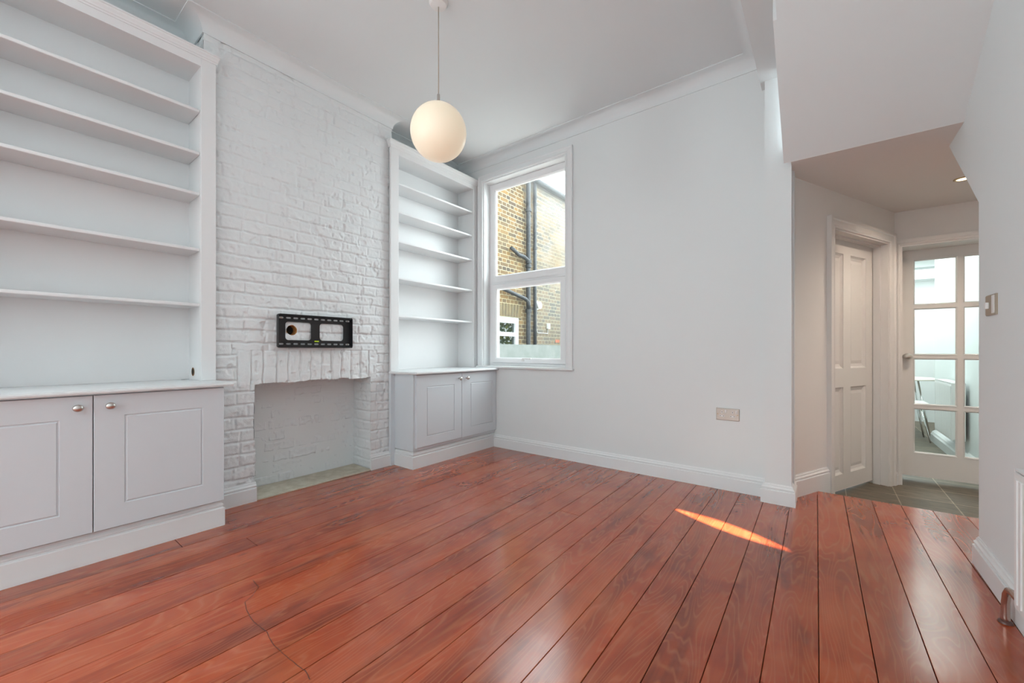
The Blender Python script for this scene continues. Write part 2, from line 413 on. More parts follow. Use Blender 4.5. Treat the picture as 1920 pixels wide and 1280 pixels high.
struct(MB().box(-.165, 2.1, 3.09, 3.45, 2.18, 2.3).box(-.6, 2.1, 3.45, EY + .3, 2.18, 2.3).box(.675, 2.1, 1.4, 3.1, 2.18, 2.3).build('ceiling_hall', M_HALL), 'low hall ceiling', 'ceiling')
# sloping underside of the stairs
def slope_z(y): return 2.18 + (3.09 - y) * .667
b = MB()
b.prism([(3.09, 2.181), (2.40, slope_z(2.40)), (2.40, CEIL), (3.09, CEIL)], ex, -.202, XR)
b.prism([(2.40, slope_z(2.40)), (1.83, CEIL), (2.40, CEIL)], ex, -.186, XR)
struct(b.build('trim_1', M_WALL), 'sloping white underside of the staircase', 'stair soffit')
# beam on the pier
struct(MB().box(-.337, -.15, BACK, 3.15, 2.775, CEIL).box(-.337, -.15, 3.15, FAR, 2.775, CEIL).build('trim_2', M_WALL), 'downstand beam resting on the pier', 'beam')
struct(MB().box(-.311, -.165, 3.15, 3.40, -.16, 2.775).build('trim_3', M_WALL), 'narrow white pier at the hall opening', 'pier')

# ------------------------------------------------------------------ kitchen behind the glazed door
b = MB(); b.box(1.13, 1.25, 5.08, 7.35, -.25, 2.35); b.box(1.13, 2.3, 7.35, 7.45, -.25, 2.35)
b.box(2.3, 2.4, 7.35, 9.3, -.25, 2.35)
struct(b.build('wall_kitchen_right', M_WALL))
struct(MB().box(-.6, 2.4, 9.2, 9.3, -.25, 2.35).build('wall_kitchen_far', M_WALL))
struct(MB().box(.28, 2.3, 8.85, 9.2, 2.10, 2.28).build('trim_5', M_WALL))
struct(MB().box(.18, .28, 5.08, 9.3, -.25, 2.35).build('wall_kitchen_left', M_WALL))
struct(MB().box(.18, 2.4, 5.08, 9.3, 2.28, 2.38).build('ceiling_kitchen', M_WALL))
SK2 = [(0, LOW), (.055, LOW), (.055, -.06), (.045, -.045), (.04, -.03), (.02, -.015), (.0, -.01)]
struct(MB().sweep([(1.13, 7.35), (1.13, 5.09)], SK2, 1).build('baseboard_kitchen', M_TRIM))

# ------------------------------------------------------------------ painted brick chimney breast
def vnoise(u, v, seed):
    r = np.random.RandomState(seed); T = r.rand(256, 256)
    iu = np.floor(u).astype(int); iv = np.floor(v).astype(int); fu = u - iu; fv = v - iv
    fu = fu * fu * (3 - 2 * fu); fv = fv * fv * (3 - 2 * fv)
    g = lambda a, c: T[a % 256, c % 256]
    return (g(iu, iv) * (1 - fu) + g(iu + 1, iv) * fu) * (1 - fv) + (g(iu, iv + 1) * (1 - fu) + g(iu + 1, iv + 1) * fu) * fv
def fbm(u, v, seed, oct=3):
    s = 0; a = 1; n = 0
    for i in range(oct): s = s + a * vnoise(u * 2 ** i, v * 2 ** i, seed + i); n += a; a *= .55
    return s / n - .5
def hash2(a, c, seed):
    x = np.sin(a * 127.1 + c * 311.7 + seed * 74.7) * 43758.5453; return x - np.floor(x)
def sstep(x, a, c):
    t = np.clip((x - a) / (c - a), 0, 1); return t * t * (3 - 2 * t)
def brick_h(u, v, seed=3, soldier=False, strength=1.0):
    du = fbm(u * 16, v * 16, seed + 20, 3) * .016; dv = fbm(u * 9, v * 9, seed + 30, 3) * .016
    U, V = u + du, v + dv; ch = .0805
    row = np.floor(V / ch); fv = V / ch - row
    shift = hash2(row, row * 0 + 1, seed) * .10 + np.where(row % 2 == 0, 0, .17)
    P = .345; q = (U + shift) / P; cell = np.floor(q); f = q - cell
    split = .655
    left = f < split
    dist_u = np.where(left, np.minimum(f, split - f), np.minimum(f - split, 1 - f)) * P
    dist_v = np.minimum(fv, 1 - fv) * ch
    bid = cell * 2 + left
    if soldier:
        S = (u > 1.0) & (u < 2.03) & (v > .77) & (v < 1.0)
        qq = (U - 1.0) / .0795; c2 = np.floor(qq); f2 = qq - c2
        dist_u = np.where(S, np.minimum(f2, 1 - f2) * .0795, dist_u)
        dist_v = np.where(S, np.minimum(np.abs(V - .775) + .02, np.abs(1.0 - V)), dist_v)
        bid = np.where(S, c2 + 900, bid); row = np.where(S, 77, row)
    d = np.minimum(dist_u, dist_v)
    wv = .007 + .007 * hash2(bid, row, seed + 5)
    base = sstep(d, .0015, wv)
    fade = .62 + .50 * sstep(-v, -2.6, -1.2)                 # paint and filler are thicker higher up
    h = -(1 - base) * (.0105 - .0045 * ((dist_u < dist_v) & ~((row == 77) & soldier))) * fade
    h = h + (hash2(bid, row, seed + 9) - .5) * .007 * fade
    h = h + (hash2(bid, row, seed + 13) - .5) * (fv - .5) * .008 * np.where(dist_u > 0, 1, 0)
    h = h + fbm(u * 11, v * 18, seed + 40, 4) * .010 + fbm(u * 60, v * 60, seed + 50, 3) * .0045
    # chips and drips of filler
    ch2 = fbm(u * 26, v * 17, seed + 60, 2); h = h - sstep(ch2, .18, .26) * .008 + sstep(ch2 * -1, .23, .31) * .005
    return h * strength * .74
def grid(bm, u0, u1, v0, v1, step, P, N, hf, mask=None, uo=0, vo=0):
    nu = max(2, int(round((u1 - u0) / step)) + 1); nv = max(2, int(round((v1 - v0) / step)) + 1)
    U, V = np.meshgrid(np.linspace(u0, u1, nu), np.linspace(v0, v1, nv), indexing='ij'); H = hf(U + uo, V + vo)
    vs = {}
    def vert(i, j):
        k = (i, j)
        if k not in vs:
            p = P(U[i, j], V[i, j]); vs[k] = bm.verts.new((p[0] + N[0] * H[i, j], p[1] + N[1] * H[i, j], p[2] + N[2] * H[i, j]))
        return vs[k]
    for i in range(nu - 1):
        for j in range(nv - 1):
            if mask and not mask((U[i, j] + U[i + 1, j]) / 2, (V[i, j] + V[i, j + 1]) / 2): continue
            bm.faces.new([vert(i, j), vert(i + 1, j), vert(i + 1, j + 1), vert(i, j + 1)])
edge_n = np.random.RandomState(5).rand(400)
def jag(c, v): 
    t = v / .0805; i = int(t); return (edge_n[(i + c) % 400] - .5) * .014
def front_mask(u, v):
    if v < FZ + jag(90, u) and FY0 + jag(3, v) < u < FY1 - .003: return False
    if (u - 1.338) ** 2 + (v - 1.141) ** 2 < .0355 ** 2: return False
    return True
bm_ = MB(); bmx = bm_.bm
grid(bmx, YB0, YB1, 0, CEIL, .0055, lambda u, v: (XB, u, v), (1, 0, 0), lambda u, v: brick_h(u, v, 3, True) , front_mask)
grid(bmx, FY0 - .02, FY1 + .03, 0, FZ + .03, .007, lambda u, v: (XL, u, v), (1, 0, 0), lambda u, v: brick_h(u + 3, v, 11, False, 1.5))
grid(bmx, XL, XB - .001, 0, FZ + .03, .007, lambda u, v: (u, FY1, v), (0, -1, 0), lambda u, v: brick_h(u + 5, v, 17, False, .8))
grid(bmx, XL, XB - .001, 0, FZ + .03, .02, lambda u, v: (u, FY0, v), (0, 1, 0), lambda u, v: brick_h(u + 9, v, 19, False, .6))
grid(bmx, XL, XB - .004, FY0 - .02, FY1 + .02, .02, lambda u, v: (u, v, FZ + .012), (0, 0, -1), lambda u, v: brick_h(u + 9, v, 23, False, .6))
grid(bmx, XL, XB, 0, CEIL, .012, lambda u, v: (u, YB0, v), (0, -1, 0), lambda u, v: brick_h(u + 2, v, 29, False, .8))
grid(bmx, XL, XB, 0, CEIL, .03, lambda u, v: (u, YB1, v), (0, 1, 0), lambda u, v: brick_h(u + 2, v, 31, False, .8))
for v_ in bmx.verts:
    if v_.co.x > XB - .03:
        dy, dz = v_.co.y - 1.338, v_.co.z - 1.141; rr_ = math.hypot(dy, dz)
        if .02 < rr_ < .0395: v_.co.y = 1.338 + dy / rr_ * .0362; v_.co.z = 1.141 + dz / rr_ * .0362
chim = struct(bm_.build('wall_chimney', M_BRICKW, smooth='all', recalc=False), 'white painted rough brick chimney breast with open fireplace', 'chimney breast')
b = MB(); n = 28
rr = [[b.bm.verts.new((x, 1.338 + r * math.cos(2 * math.pi * k / n), 1.141 + r * math.sin(2 * math.pi * k / n))) for k in range(n)] for x, r in ((XB - .003, .0385), (XB - .006, .034), (XB - .058, .034))]
for i in range(2):
    for k in range(n): b.bm.faces.new([rr[i][k], rr[i + 1][k], rr[i + 1][(k + 1) % n], rr[i][(k + 1) % n]])
b.bm.faces.new(rr[2]).material_index = 1
b.build('cable_hole', [simple_noise('raw_brick', (.36, .15, .04), (.58, .28, .08), 60, .9), M_DARK], chim, recalc=False, label='round hole cut through to raw orange brick')
tag(MB().box(XL + .002, XB + .012, FY0 + .004, FY1 - .004, -.01, .010, .003).build('hearth', M_HEARTH), 'pale beige concrete hearth slab in the open fireplace', 'hearth')

# ------------------------------------------------------------------ skirtings, cornice
SK = [(0, 0), (.022, 0), (.022, .086), (.020, .089), (.0145, .090), (.0145, .095), (.0175, .098), (.0175, .104), (.011, .110), (.009, .115), (.009, .119), (.004, .123), (.003, .127), (0, .127)]
def skirt(path, name, prof=SK): return struct(MB().sweep(path, prof, 1).build(name, M_TRIM))
skirt([(XB, .84), (XB, FY0 + .006)], 'baseboard_chimney')
skirt([(XB, FY1 - .008), (XB, 2.165)], 'baseboard_chimney')
skirt([(-2.73, FAR), (-.311, FAR), (-.311, 3.15), (-.165, 3.15), (-.165, 3.352)], 'baseboard_far')
skirt([(XR, 2.84), (XR, BACK)], 'baseboard_right')
skirt([(XR + .1, 2.84), (XR, 2.84)], 'baseboard_right')
SKH = [(0, LOW)] + [(o, LOW if i == 1 else z + .02) for i, (o, z) in enumerate(SK) if i > 0]
skirt([(AX + DX * .02, AY + DY * .02), (AX + DX * .475, AY + DY * .475)], 'baseboard_hall', SKH)
skirt([(AX + DX * 1.535, AY + DY * 1.535), (AX + DX * 1.57, AY + DY * 1.57)], 'baseboard_hall', [(o * 1.4, z if i < 2 else z - .15) for i, (o, z) in enumerate([(0, LOW), (.02, LOW)] + SK[2:])])
cz, cd = 2.935, .085
CO = [(0, CEIL), (0, cz - .004), (.007, cz - .004), (.007, cz)] + [(.007 + cd * (1 - math.cos(a)), cz + (CEIL - cz - .006) * math.sin(a)) for a in [math.pi / 2 * k / 8 for k in range(0, 9)]] + [(.1, CEIL - .006), (.1, CEIL)]
struct(MB().sweep([(XL, BACK), (XL, YB0 + .0), (XB, YB0 + .0), (XB, YB1), (XL, YB1), (XL, FAR), (-.337, FAR), (-.337, BACK)], CO, 1).build('trim_4', M_CEIL, smooth=True), 'coved white cornice', 'cornice')

# ------------------------------------------------------------------ window
win = thing('window_1', (-2.37, FAR, WZ0), 'white framed window looking on to a brick wall', 'window'); win['kind'] = 'structure'
b = MB()   # reveal lining
b.box(WX0 - .002, WX0 + .012, FAR - .006, FAR + .127, WZ0, WZ1); b.box(WX1 - .012, WX1 + .002, FAR - .006, FAR + .127, WZ0, WZ1); b.box(WX0 + .012, WX1 - .012, FAR - .006, FAR + .127, WZ1 - .012, WZ1 + .002)
b.build('reveal_lining', M_TRIM, win)
# architrave (moulded) left, top, right, as a mitred sweep in the wall plane
AR = [(0, 0), (0, .022), (.010, .026), (.022, .020), (.050, .016), (.060, .020), (.068, .018), (.068, 0)]   # (distance out from opening, projection)
def architrave(x0, x1, z0, z1, name, parent, mp, prof=AR, m=M_TRIM):
    b = MB(); R = []
    for (x, z, sx, sz) in ((x0, z0, -1, 0), (x0, z1, -1, 1), (x1, z1, 1, 1), (x1, z0, 1, 0)):
        R.append([b.bm.verts.new(mp(Vector((x + sx * o, -p, z + sz * o)))) for o, p in prof])
    q = len(prof)
    for i in range(3):
        for j in range(q): b.bm.faces.new([R[i][j], R[i][(j + 1) % q], R[i + 1][(j + 1) % q], R[i + 1][j]])
    b.bm.faces.new(R[0]); b.bm.faces.new(R[3][::-1])
    return b.build(name, m, parent)
architrave(WX0, WX1, WZ0, WZ1, 'architrave', win, lambda c: Vector((c.x, FAR + c.y, c.z)))
MB().box(-2.96, -1.79, FAR - .032, FAR + .10, WZ0 - .022, WZ0, .005).build('sill', M_TRIM, win)
# outer frame
FYo = 3.34
GX0, GX1 = -2.795, -1.94
def frame(b, x0, x1, z0, z1, wl, wr, wb, wt, y0, y1, ch=.012):
    # mitred frame with a chamfer to the glass
    b.nested([(x0, x1, z0, z1, y1), (x0, x1, z0, z1, y0), (x0 + wl - ch, x1 - wr + ch, z0 + wb - ch, z1 - wt + ch, y0), (x0 + wl, x1 - wr, z0 + wb, z1 - wt, y0 + ch), (x0 + wl, x1 - wr, z0 + wb, z1 - wt, y1), (x0, x1, z0, z1, y1)], ey, fill=False)
b = MB()
frame(b, WX0 + .01, WX1 - .01, 1.715, WZ1 - .01, .075, .062, .080, .075, FYo, FYo + .038)
b.build('frame', M_UPVC, win)
b = MB(); frame(b, WX0 + .01, WX1 - .01, WZ0, 1.717, .045, .045, .04, .03, FYo, FYo + .038)
b.build('lower_frame', M_UPVC, win)
sash = MB(); frame(sash, WX0 + .052, WX1 - .052, WZ0 + .034, 1.692, .062, .062, .052, .052, FYo - .018, FYo + .037); sash = sash.build('sash', M_UPVC, win)
pn = MB().box(WX0 + .06, WX1 - .06, FYo + .028, FYo + .034, 1.78, WZ1 - .06).build('pane', M_DIRTY_GLARE, win)
pn2 = MB().box(WX0 + .10, WX1 - .10, FYo + .028, FYo + .034, WZ0 + .07, 1.655).build('pane', M_DIRTY_GLARE, sash)
b = MB(); b.box(-2.42, -2.385, FYo - .034, FYo - .017, WZ0 + .052, WZ0 + .078, .003); b.box(-2.405, -2.30, FYo - .044, FYo - .034, WZ0 + .070, WZ0 + .085, .003)
b.build('handle', M_PLASTW, sash)
# rear window frame (behind the camera)
b = MB(); frame(b, -2.0, -.2, .65, 2.45, .07, .07, .07, .07, BACK - .055, BACK - .015)
b.box(-1.13, -1.07, BACK - .05, BACK - .02, .7, 2.4); w2 = struct(b.build('window_2', M_UPVC))

# ------------------------------------------------------------------ doors
# panelled door in the hall wall
d1 = thing('door_1', tuple(hw(Vector((1.0, .1, LOW)))), 'white four-panel door in the angled hall wall', 'door'); d1['kind'] = 'structure'
LZ0, LZ1 = -.125, 1.885
cols = [(.665, .935), (1.055, 1.315)]; rows = [(.0, .70), (.852, 1.775)]
b = MB(); hs = [rect(a, c, e, f) for a, c in cols for e, f in rows]
b.plate(rect(.555, 1.447, LZ0, LZ1), hs, ey, .098, .138)
leaf = b.xf(lambda c: hw(Vector((c.x, c.y, c.z)))).build('door_leaf', M_DOORP, d1)
for a, c in cols:
    for e, f in rows:
        b = MB(); b.nested([(a - .001, c + .001, e - .001, f + .001, .136), (a - .001, c + .001, e - .001, f + .001, .1), (a + .012, c - .012, e + .014, f - .014, .112), (a + .026, c - .026, e + .035, f - .035, .118), (a + .045, c - .045, e + .06, f - .06, .112)], ey)
        b.xf(hw).build('door_panel', M_DOORP, leaf)
architrave(.545, 1.455, LOW, 1.905, 'architrave', d1, lambda c: hw(Vector((c.x, c.y, c.z))), [(0, 0), (0, .016), (.01, .022), (.02, .018), (.052, .022), (.06, .030), (.078, .030), (.080, .0)], M_DOORP)
b = MB(); b.box(.545, .557, -.006, .138, LOW, 1.905); b.box(1.443, 1.457, -.006, .138, LOW, 1.905); b.box(.557, 1.443, -.006, .138, 1.893, 1.907)
b.box(.557, .570, .0, .094, LOW, 1.893); b.box(1.432, 1.443, .045, .094, LOW, 1.893); b.box(.557, 1.443, .045, .094, 1.880, 1.893)
b.xf(hw).build('door_frame', M_DOORP, d1)
# glazed door
d2 = thing('door_2', (.86, 5.0, LOW), 'white glazed door with eight panes at the end of the hall', 'door'); d2['kind'] = 'structure'
gx0, gx1 = .535, 1.205
gc = [(.627, .889), (.927, 1.15)]; gr = [(.099, .487), (.523, .925), (.960, 1.362), (1.398, 1.790)]
b = MB(); b.plate(rect(gx0, gx1, -.108, 1.896), [rect(a, c, e, f) for a, c in gc for e, f in gr], ey, 5.0, 5.04)
lf = b.build('door_leaf', M_DOORP, d2)
for a, c in gc:
    for e, f in gr:
        b = MB(); b.nested([(a - .002, c + .002, e - .002, f + .002, 5.001), (a - .002, c + .002, e - .002, f + .002, 4.994), (a + .008, c - .008, e + .008, f - .008, 5.004), (a + .008, c - .008, e + .008, f - .008, 5.018)], ey, fill=False)
        b.build('glazing_bead', M_DOORP, lf)
        MB().box(a - .004, c + .004, 5.018, 5.022, e - .004, f + .004).build('pane', M_GLASS, lf)
kb = MB().lathe([(.026, 0), (.027, -.004), (.012, -.010), (.009, -.022), (.012, -.030), (.024, -.036), (.030, -.048), (.028, -.060), (.018, -.068), (.004, -.071)], (.583, 5.0, .943), 'Y', 24, 1.1, .9)
kb.build('door_knob', M_NICKEL, lf, smooth='all')
architrave(.515, 1.22, LOW, 1.89, 'architrave', d2, lambda c: Vector((c.x, EY + c.y, c.z)), [(0, 0), (0, .016), (.012, .022), (.024, .016), (.05, .018), (.052, .0)], M_DOORP)
b = MB(); b.box(.515, .530, EY - .006, EY + .30, LOW, 1.89).box(1.207, 1.22, EY - .006, EY + .30, LOW, 1.89).box(.530, 1.207, EY - .006, EY + .30, 1.878, 1.892).build('door_frame', M_DOORP, d2)

# ------------------------------------------------------------------ bookcases, cabinets, worktops
def prof_box_door(b, y0, y1, z0, z1, gy0, gy1, gz0, gz1, xf, th=.02):
    e = .0025
    b.nested([(y0, y1, z0, z1, xf - th), (y0, y1, z0, z1, xf - e), (y0 + e, y1 - e, z0 + e, z1 - e, xf), (gy0, gy1, gz0, gz1, xf), (gy0 + .003, gy1 - .003, gz0 + .003, gz1 - .003, xf - .0045),
              (gy0 + .006, gy1 - .006, gz0 + .006, gz1 - .006, xf - .0045), (gy0 + .011, gy1 - .011, gz0 + .011, gz1 - .011, xf)], ex)
def knob(y, z, xf, door):
    b = MB(); b.lathe([(.008, 0), (.006, .004), (.005, .012), (.009, .016), (.0155, .020), (.017, .024), (.0155, .029), (.009, .033), (.002, .0345)], (xf, y, z), 'X', 24, 1.08, .95)
    return b.build('knob', M_NICKEL, door, smooth='all')
CROWN = [(0, 0), (.004, 0), (.005, .012), (.009, .016), (.010, .028), (.015, .040), (.016, .052), (.020, .056), (.020, .066), (0, .066)]
def bookcase(y0, y1, fy0, fy1, oy0, oy1, zt, ctop, shelves, label, right, sh_y):
    t = thing('bookcase', (-3.08, (y0 + y1) / 2, .815), label, 'bookcase', 'white built-in bookcases in the alcoves')
    XF = -2.965; z0 = .8155
    MB().box(-3.215, -3.20, y0, y1, z0, ctop - .03).build('back_panel', M_SHELF, t)
    for a, c in ((y0, oy0), (oy1, y1)):
        MB().box(-3.20, XF - .022, a, c, z0, zt + .03).build('side_panel', M_SHELF, t)
    MB().box(-3.20, XF - .022, y0, y1, zt + .002, zt + .02).build('top_panel', M_SHELF, t)
    MB().box(XF - .022, XF, fy0, oy0, z0, zt + .05, .002).build('face_stile', M_SHELF, t)
    MB().box(XF - .022, XF, oy1, fy1, z0, zt + .05, .002).build('face_stile', M_SHELF, t)
    MB().box(XF - .022, XF - .0005, oy0, oy1, zt, zt + .05).build('header', M_SHELF, t)
    cr = [(o, zt + .046 + z * (ctop - zt - .046) / .066) for o, z in CROWN]
    if right: path = [(XF, fy1 + .0), (XF, fy0)]
    else: path = [(XF, fy1), (XF, fy0)]
    b = MB(); b.sweep([(XF - .035, fy1), (XF, fy1), (XF, fy0), (XF - .035, fy0)] if not right else [(XF, FAR - .001), (XF, fy0), (XF - .035, fy0)], [(o, z) for o, z in cr], -1)
    b.build('crown_moulding', M_SHELF, t)
    for z in shelves:
        b = MB(); b.box(-3.20, XF - .018, oy0 + .0005, oy1 - .0005, z - .018, z, .004); b.build('shelf', M_SHELF, t)
    return t
bl = bookcase(-.24, .82, -.24, .874, -.22, .798, 2.703, 2.80, (2.448, 2.192, 1.948, 1.612, 1.28), 'tall white bookcase left of the brick chimney breast, cropped by the frame', False, None)
br = bookcase(2.18, FAR, 2.146, FAR, 2.229, 3.19, 2.712, 2.82, (2.482, 2.230, 1.970, 1.644, 1.308), 'tall white bookcase in the corner between chimney breast and window', True, None)
# cable holes
b = MB(); b.lathe([(.026, 0), (.0262, -.0015), (.020, -.002), (.0195, .03)], (-3.115, .7975, .865), 'Y', 24); b.build('cable_hole', [simple_noise('raw_timber', (.16, .07, .02), (.30, .15, .05), 40)], bl, smooth=True, label='round dark brown cable hole')
MB().lathe([(.020, 0), (.020, .001)], (-3.115, .797, .865), 'Y', 24).build('cable_hole', M_DARK, bl, label='dark inside of the cable hole')
b = MB(); b.lathe([(.028, 0), (.028, .004), (.020, .006), (.019, .002)], (-3.12, .035, 1.28), 'Z', 24); b.build('grommet', M_BRASS, bl, smooth=True, label='small brass cable grommet')

def make_base(label, yl, yr, front_y, doors, kn, z0, z1, wall_right):
    t = thing('base_cabinet', (-2.95, (yl + yr) / 2, 0), label, 'cabinet', 'white built-in base cabinets in the alcoves')
    b = MB(); b.box(-2.98, -2.722, yl, yr, .1485, .7935); b.build('carcass', M_CAB, t)
    pf = [(-.04, 0), (.004, 0), (.004, .100), (.002, .103), (-.005, .104), (-.005, .110), (-.001, .114), (-.001, .121), (-.009, .128), (-.011, .133), (-.011, .138), (-.018, .143), (-.019, .148), (-.04, .148)]
    path = [(-2.98, yl - .002), (-2.722, yl - .002), (-2.722, yr)] if wall_right else [(-2.722, yl), (-2.722, yr + .002), (-2.98, yr + .002)]
    if wall_right: path = path[::-1]; MB().sweep(path, pf, -1).build('plinth', M_TRIM, t)
    else: MB().sweep(path, pf, 1).build('plinth', M_TRIM, t)
    for (a, c, g0, g1), ky in zip(doors, kn):
        b = MB(); prof_box_door(b, a, c, z0, z1, g0, g1, z0 + .115 if False else .258, .686, -2.70, .0215)
        d = b.build('door', M_CAB, t); knob(ky, .736, -2.70, d)
    if wall_right: MB().box(-2.995, -2.968, 2.147, 2.1895, .0, .794).build('filler_panel', M_CAB, t)
    return t
make_base('low white two-door cabinet left of the fireplace', -.25, .838, None, [(-.21, .312, -.10, .209), (.3155, .834, .42, .736)], (.263, .369), .150, .788, False)
make_base('low white two-door cabinet in the corner below the window', 2.19, 3.2485, None, [(2.208, 2.742, 2.318, 2.648), (2.7455, 3.2475, 2.862, 3.19)], (2.708, 2.806), .176, .788, True)
b = MB(); b.prism([(-3.25, -.25), (-2.668, -.25), (-2.668, .872), (-2.985, .872), (-2.985, .80), (-3.25, .80)], ez, .795, .815)
bmesh.ops.bevel(b.bm, geom=[e for e in b.bm.edges if abs(e.verts[0].co.z - e.verts[1].co.z) < .001 and e.verts[0].co.x > -2.7 and e.verts[1].co.x > -2.7], offset=.006, segments=3, affect='EDGES')
tag(b.build('worktop', M_TRIM), 'white worktop shelf on the cabinet left of the fireplace', 'worktop', 'white worktops under the bookcases')
tag(MB().prism([(-3.19, .755), (-3.175, .765), (-3.195, .80), (-3.20, .79)], ez, .8152, .8162).build('cable_slot', M_DARK), 'thin dark cable slot in the left worktop below the bookcase', 'cable slot')
b = MB(); b.prism([(-3.25, 2.20), (-2.965, 2.145), (-2.662, 2.178), (-2.662, FAR - .001), (-3.25, FAR - .001)], ez, .795, .815)
bmesh.ops.bevel(b.bm, geom=[e for e in b.bm.edges if abs(e.verts[0].co.z - e.verts[1].co.z) < .001 and e.verts[0].co.x > -2.98 and e.verts[1].co.x > -2.98 and min(e.verts[0].co.y, e.verts[1].co.y) < 3.2], offset=.006, segments=3, affect='EDGES')
tag(b.build('worktop', M_TRIM), 'white worktop shelf on the corner cabinet, meeting the window sill', 'worktop', 'white worktops under the bookcases')

# ------------------------------------------------------------------ wall bracket for a screen
t = thing('wall_bracket', (-2.99, 1.51, 1.017), 'black slotted steel screen bracket on the brick above the fireplace', 'wall bracket')
tilt = lambda v: v
holes = [rrect(1.290, 1.470, 1.070, 1.200, .022), rrect(1.534, 1.722, 1.070, 1.198, .022)]
for z in (1.2265, 1.0435):
    for k in range(11):
        c = 1.262 + k * .0496; holes.append(rrect(c - .017, c + .017, z - .0062, z + .0062, .006, 4))
b = MB(); b.plate(rect(1.237, 1.783, 1.020, 1.248), holes, ex, -2.993, -2.990); 
pl = b.build('back_plate', M_BLACK, t)
b = MB(); b.box(-2.993, -2.966, 1.243, 1.783, 1.2485, 1.2515); b.box(-2.966, -2.963, 1.243, 1.783, 1.2435, 1.2515); b.build('rail', M_BLACK, t)
b = MB(); b.box(-2.993, -2.966, 1.243, 1.783, 1.0165, 1.0195); b.box(-2.966, -2.963, 1.243, 1.783, 1.0165, 1.0265); b.build('rail', M_BLACK, t)
MB().box(-2.993, -2.963, 1.234, 1.237, 1.024, 1.244).build('side_flange', M_BLACK, t); MB().box(-2.993, -2.963, 1.783, 1.786, 1.024, 1.244).build('side_flange', M_BLACK, t)
MB().box(-2.990, -2.982, 1.494, 1.526, 1.059, 1.068, .002).build('spirit_level', M_GREENL, t, label='small yellow-green spirit level')
for y in (1.262, 1.758):
    for z in (1.2265, 1.0435):
        if y < 1.3 and z < 1.1: continue
        MB().lathe([(.008, -.004), (.008, .002), (.0055, .003), (.0055, .007), (.003, .008)], (-2.990, y, z), 'X', 6).build('bolt', M_NICKEL, t)

# ------------------------------------------------------------------ pendant lamp
LX, LY = -1.775, 1.612
t = thing('pendant_lamp', (LX, LY, 2.09), 'lit opal glass globe pendant on a thin cord from the ceiling', 'pendant lamp')
M_OPAL = mat('opal_glass', (.80, .72, .60), .35, emit=(1.0, .80, .54), es=.58)
tn = NT(M_OPAL)
GZ, GR = 2.262, .160
prof = [(.02, GR * .992)] + [(GR * math.sin(a), GR * math.cos(a)) for a in [math.pi * k / 40 for k in range(2, 40)]] + [(.003, -GR)]
prof = [(r, z) for r, z in prof]
b = MB(); b.lathe(prof[::-1], (LX, LY, GZ), 'Z', 64); b.build('globe', M_OPAL, t, smooth='all')
MB().lathe([(.024, 0), (.024, .008), (.009, .011), (.0085, .064), (.006, .068), (.003, .072)], (LX, LY, GZ + GR - .005), 'Z', 20).build('lamp_holder', M_NICKEL, t, smooth=True)
MB().tube([(LX, LY, GZ + GR + .06), (LX, LY, CEIL - .02)], .0028, 8).build('cord', mat('cord', (.45, .38, .30), .5), t, smooth='all')
MB().lathe([(.055, 0), (.055, -.006), (.045, -.022), (.012, -.028), (.003, -.030)], (LX, LY, CEIL), 'Z', 28).build('ceiling_rose', M_PLASTW, t, smooth=True)

# ------------------------------------------------------------------ power socket, light switch
t = thing('power_socket', (-.5465, FAR, .496), 'brushed metal double socket on the white wall near the pier', 'power socket')
b = MB(); b.nested([(-.621, -.472, .4965, .5825, FAR), (-.621, -.472, .4965, .5825, FAR - .006), (-.617, -.476, .5005, .5785, FAR - .009)], ey); b.build('face_plate', M_SOCK, t)
for c in (-.583, -.515):
    MB().box(c + .0185, c + .030, FAR - .013, FAR - .0085, .549, .572, .0015).build('rocker_switch', M_PLASTW, t)
    b = MB(); b.prism(rrect(c - .005, c + .005, .546, .564, .0045, 4), ey, FAR - .0098, FAR - .0085); b.prism(rrect(c - .017, c + .017, .522, .533, .005, 4), ey, FAR - .0098, FAR - .0085); b.build('insert', M_PLASTW, t)
    b = MB(); b.box(c - .002, c + .002, FAR - .0102, FAR - .009, .551, .559); b.box(c - .014, c - .007, FAR - .0102, FAR - .009, .5255, .5295); b.box(c + .007, c + .014, FAR - .0102, FAR - .009, .5255, .5295); b.bm.free()
    for q in ((c - .002, c + .002, .551, .559), (c - .014, c - .007, .5255, .5295), (c + .007, c + .014, .5255, .5295)): MB().box(q[0], q[1], FAR - .0102, FAR - .009, q[2], q[3]).build('pin_hole', M_DARK, t)
for x in (-.610, -.483): MB().lathe([(.004, 0), (.003, -.0015)], (x, FAR - .009, .5395), 'Y', 12).build('screw', M_BRASS, t)
t = thing('light_switch', (XR, 2.64, 1.15), 'bronze light switch plate with a white toggle on the right wall', 'light switch')
MB().nested([(2.577, 2.704, 1.150, 1.238, XR), (2.577, 2.704, 1.150, 1.238, XR - .006), (2.581, 2.700, 1.154, 1.234, XR - .009)], ex).build('face_plate', M_SWITCH, t)
MB().box(XR - .020, XR - .009, 2.648, 2.668, 1.178, 1.206, .002).build('toggle', M_PLASTW, t)
MB().box(XR - .011, XR - .0085, 2.580, 2.612, 1.156, 1.232, .001).build('rocker', M_PLASTW, t)

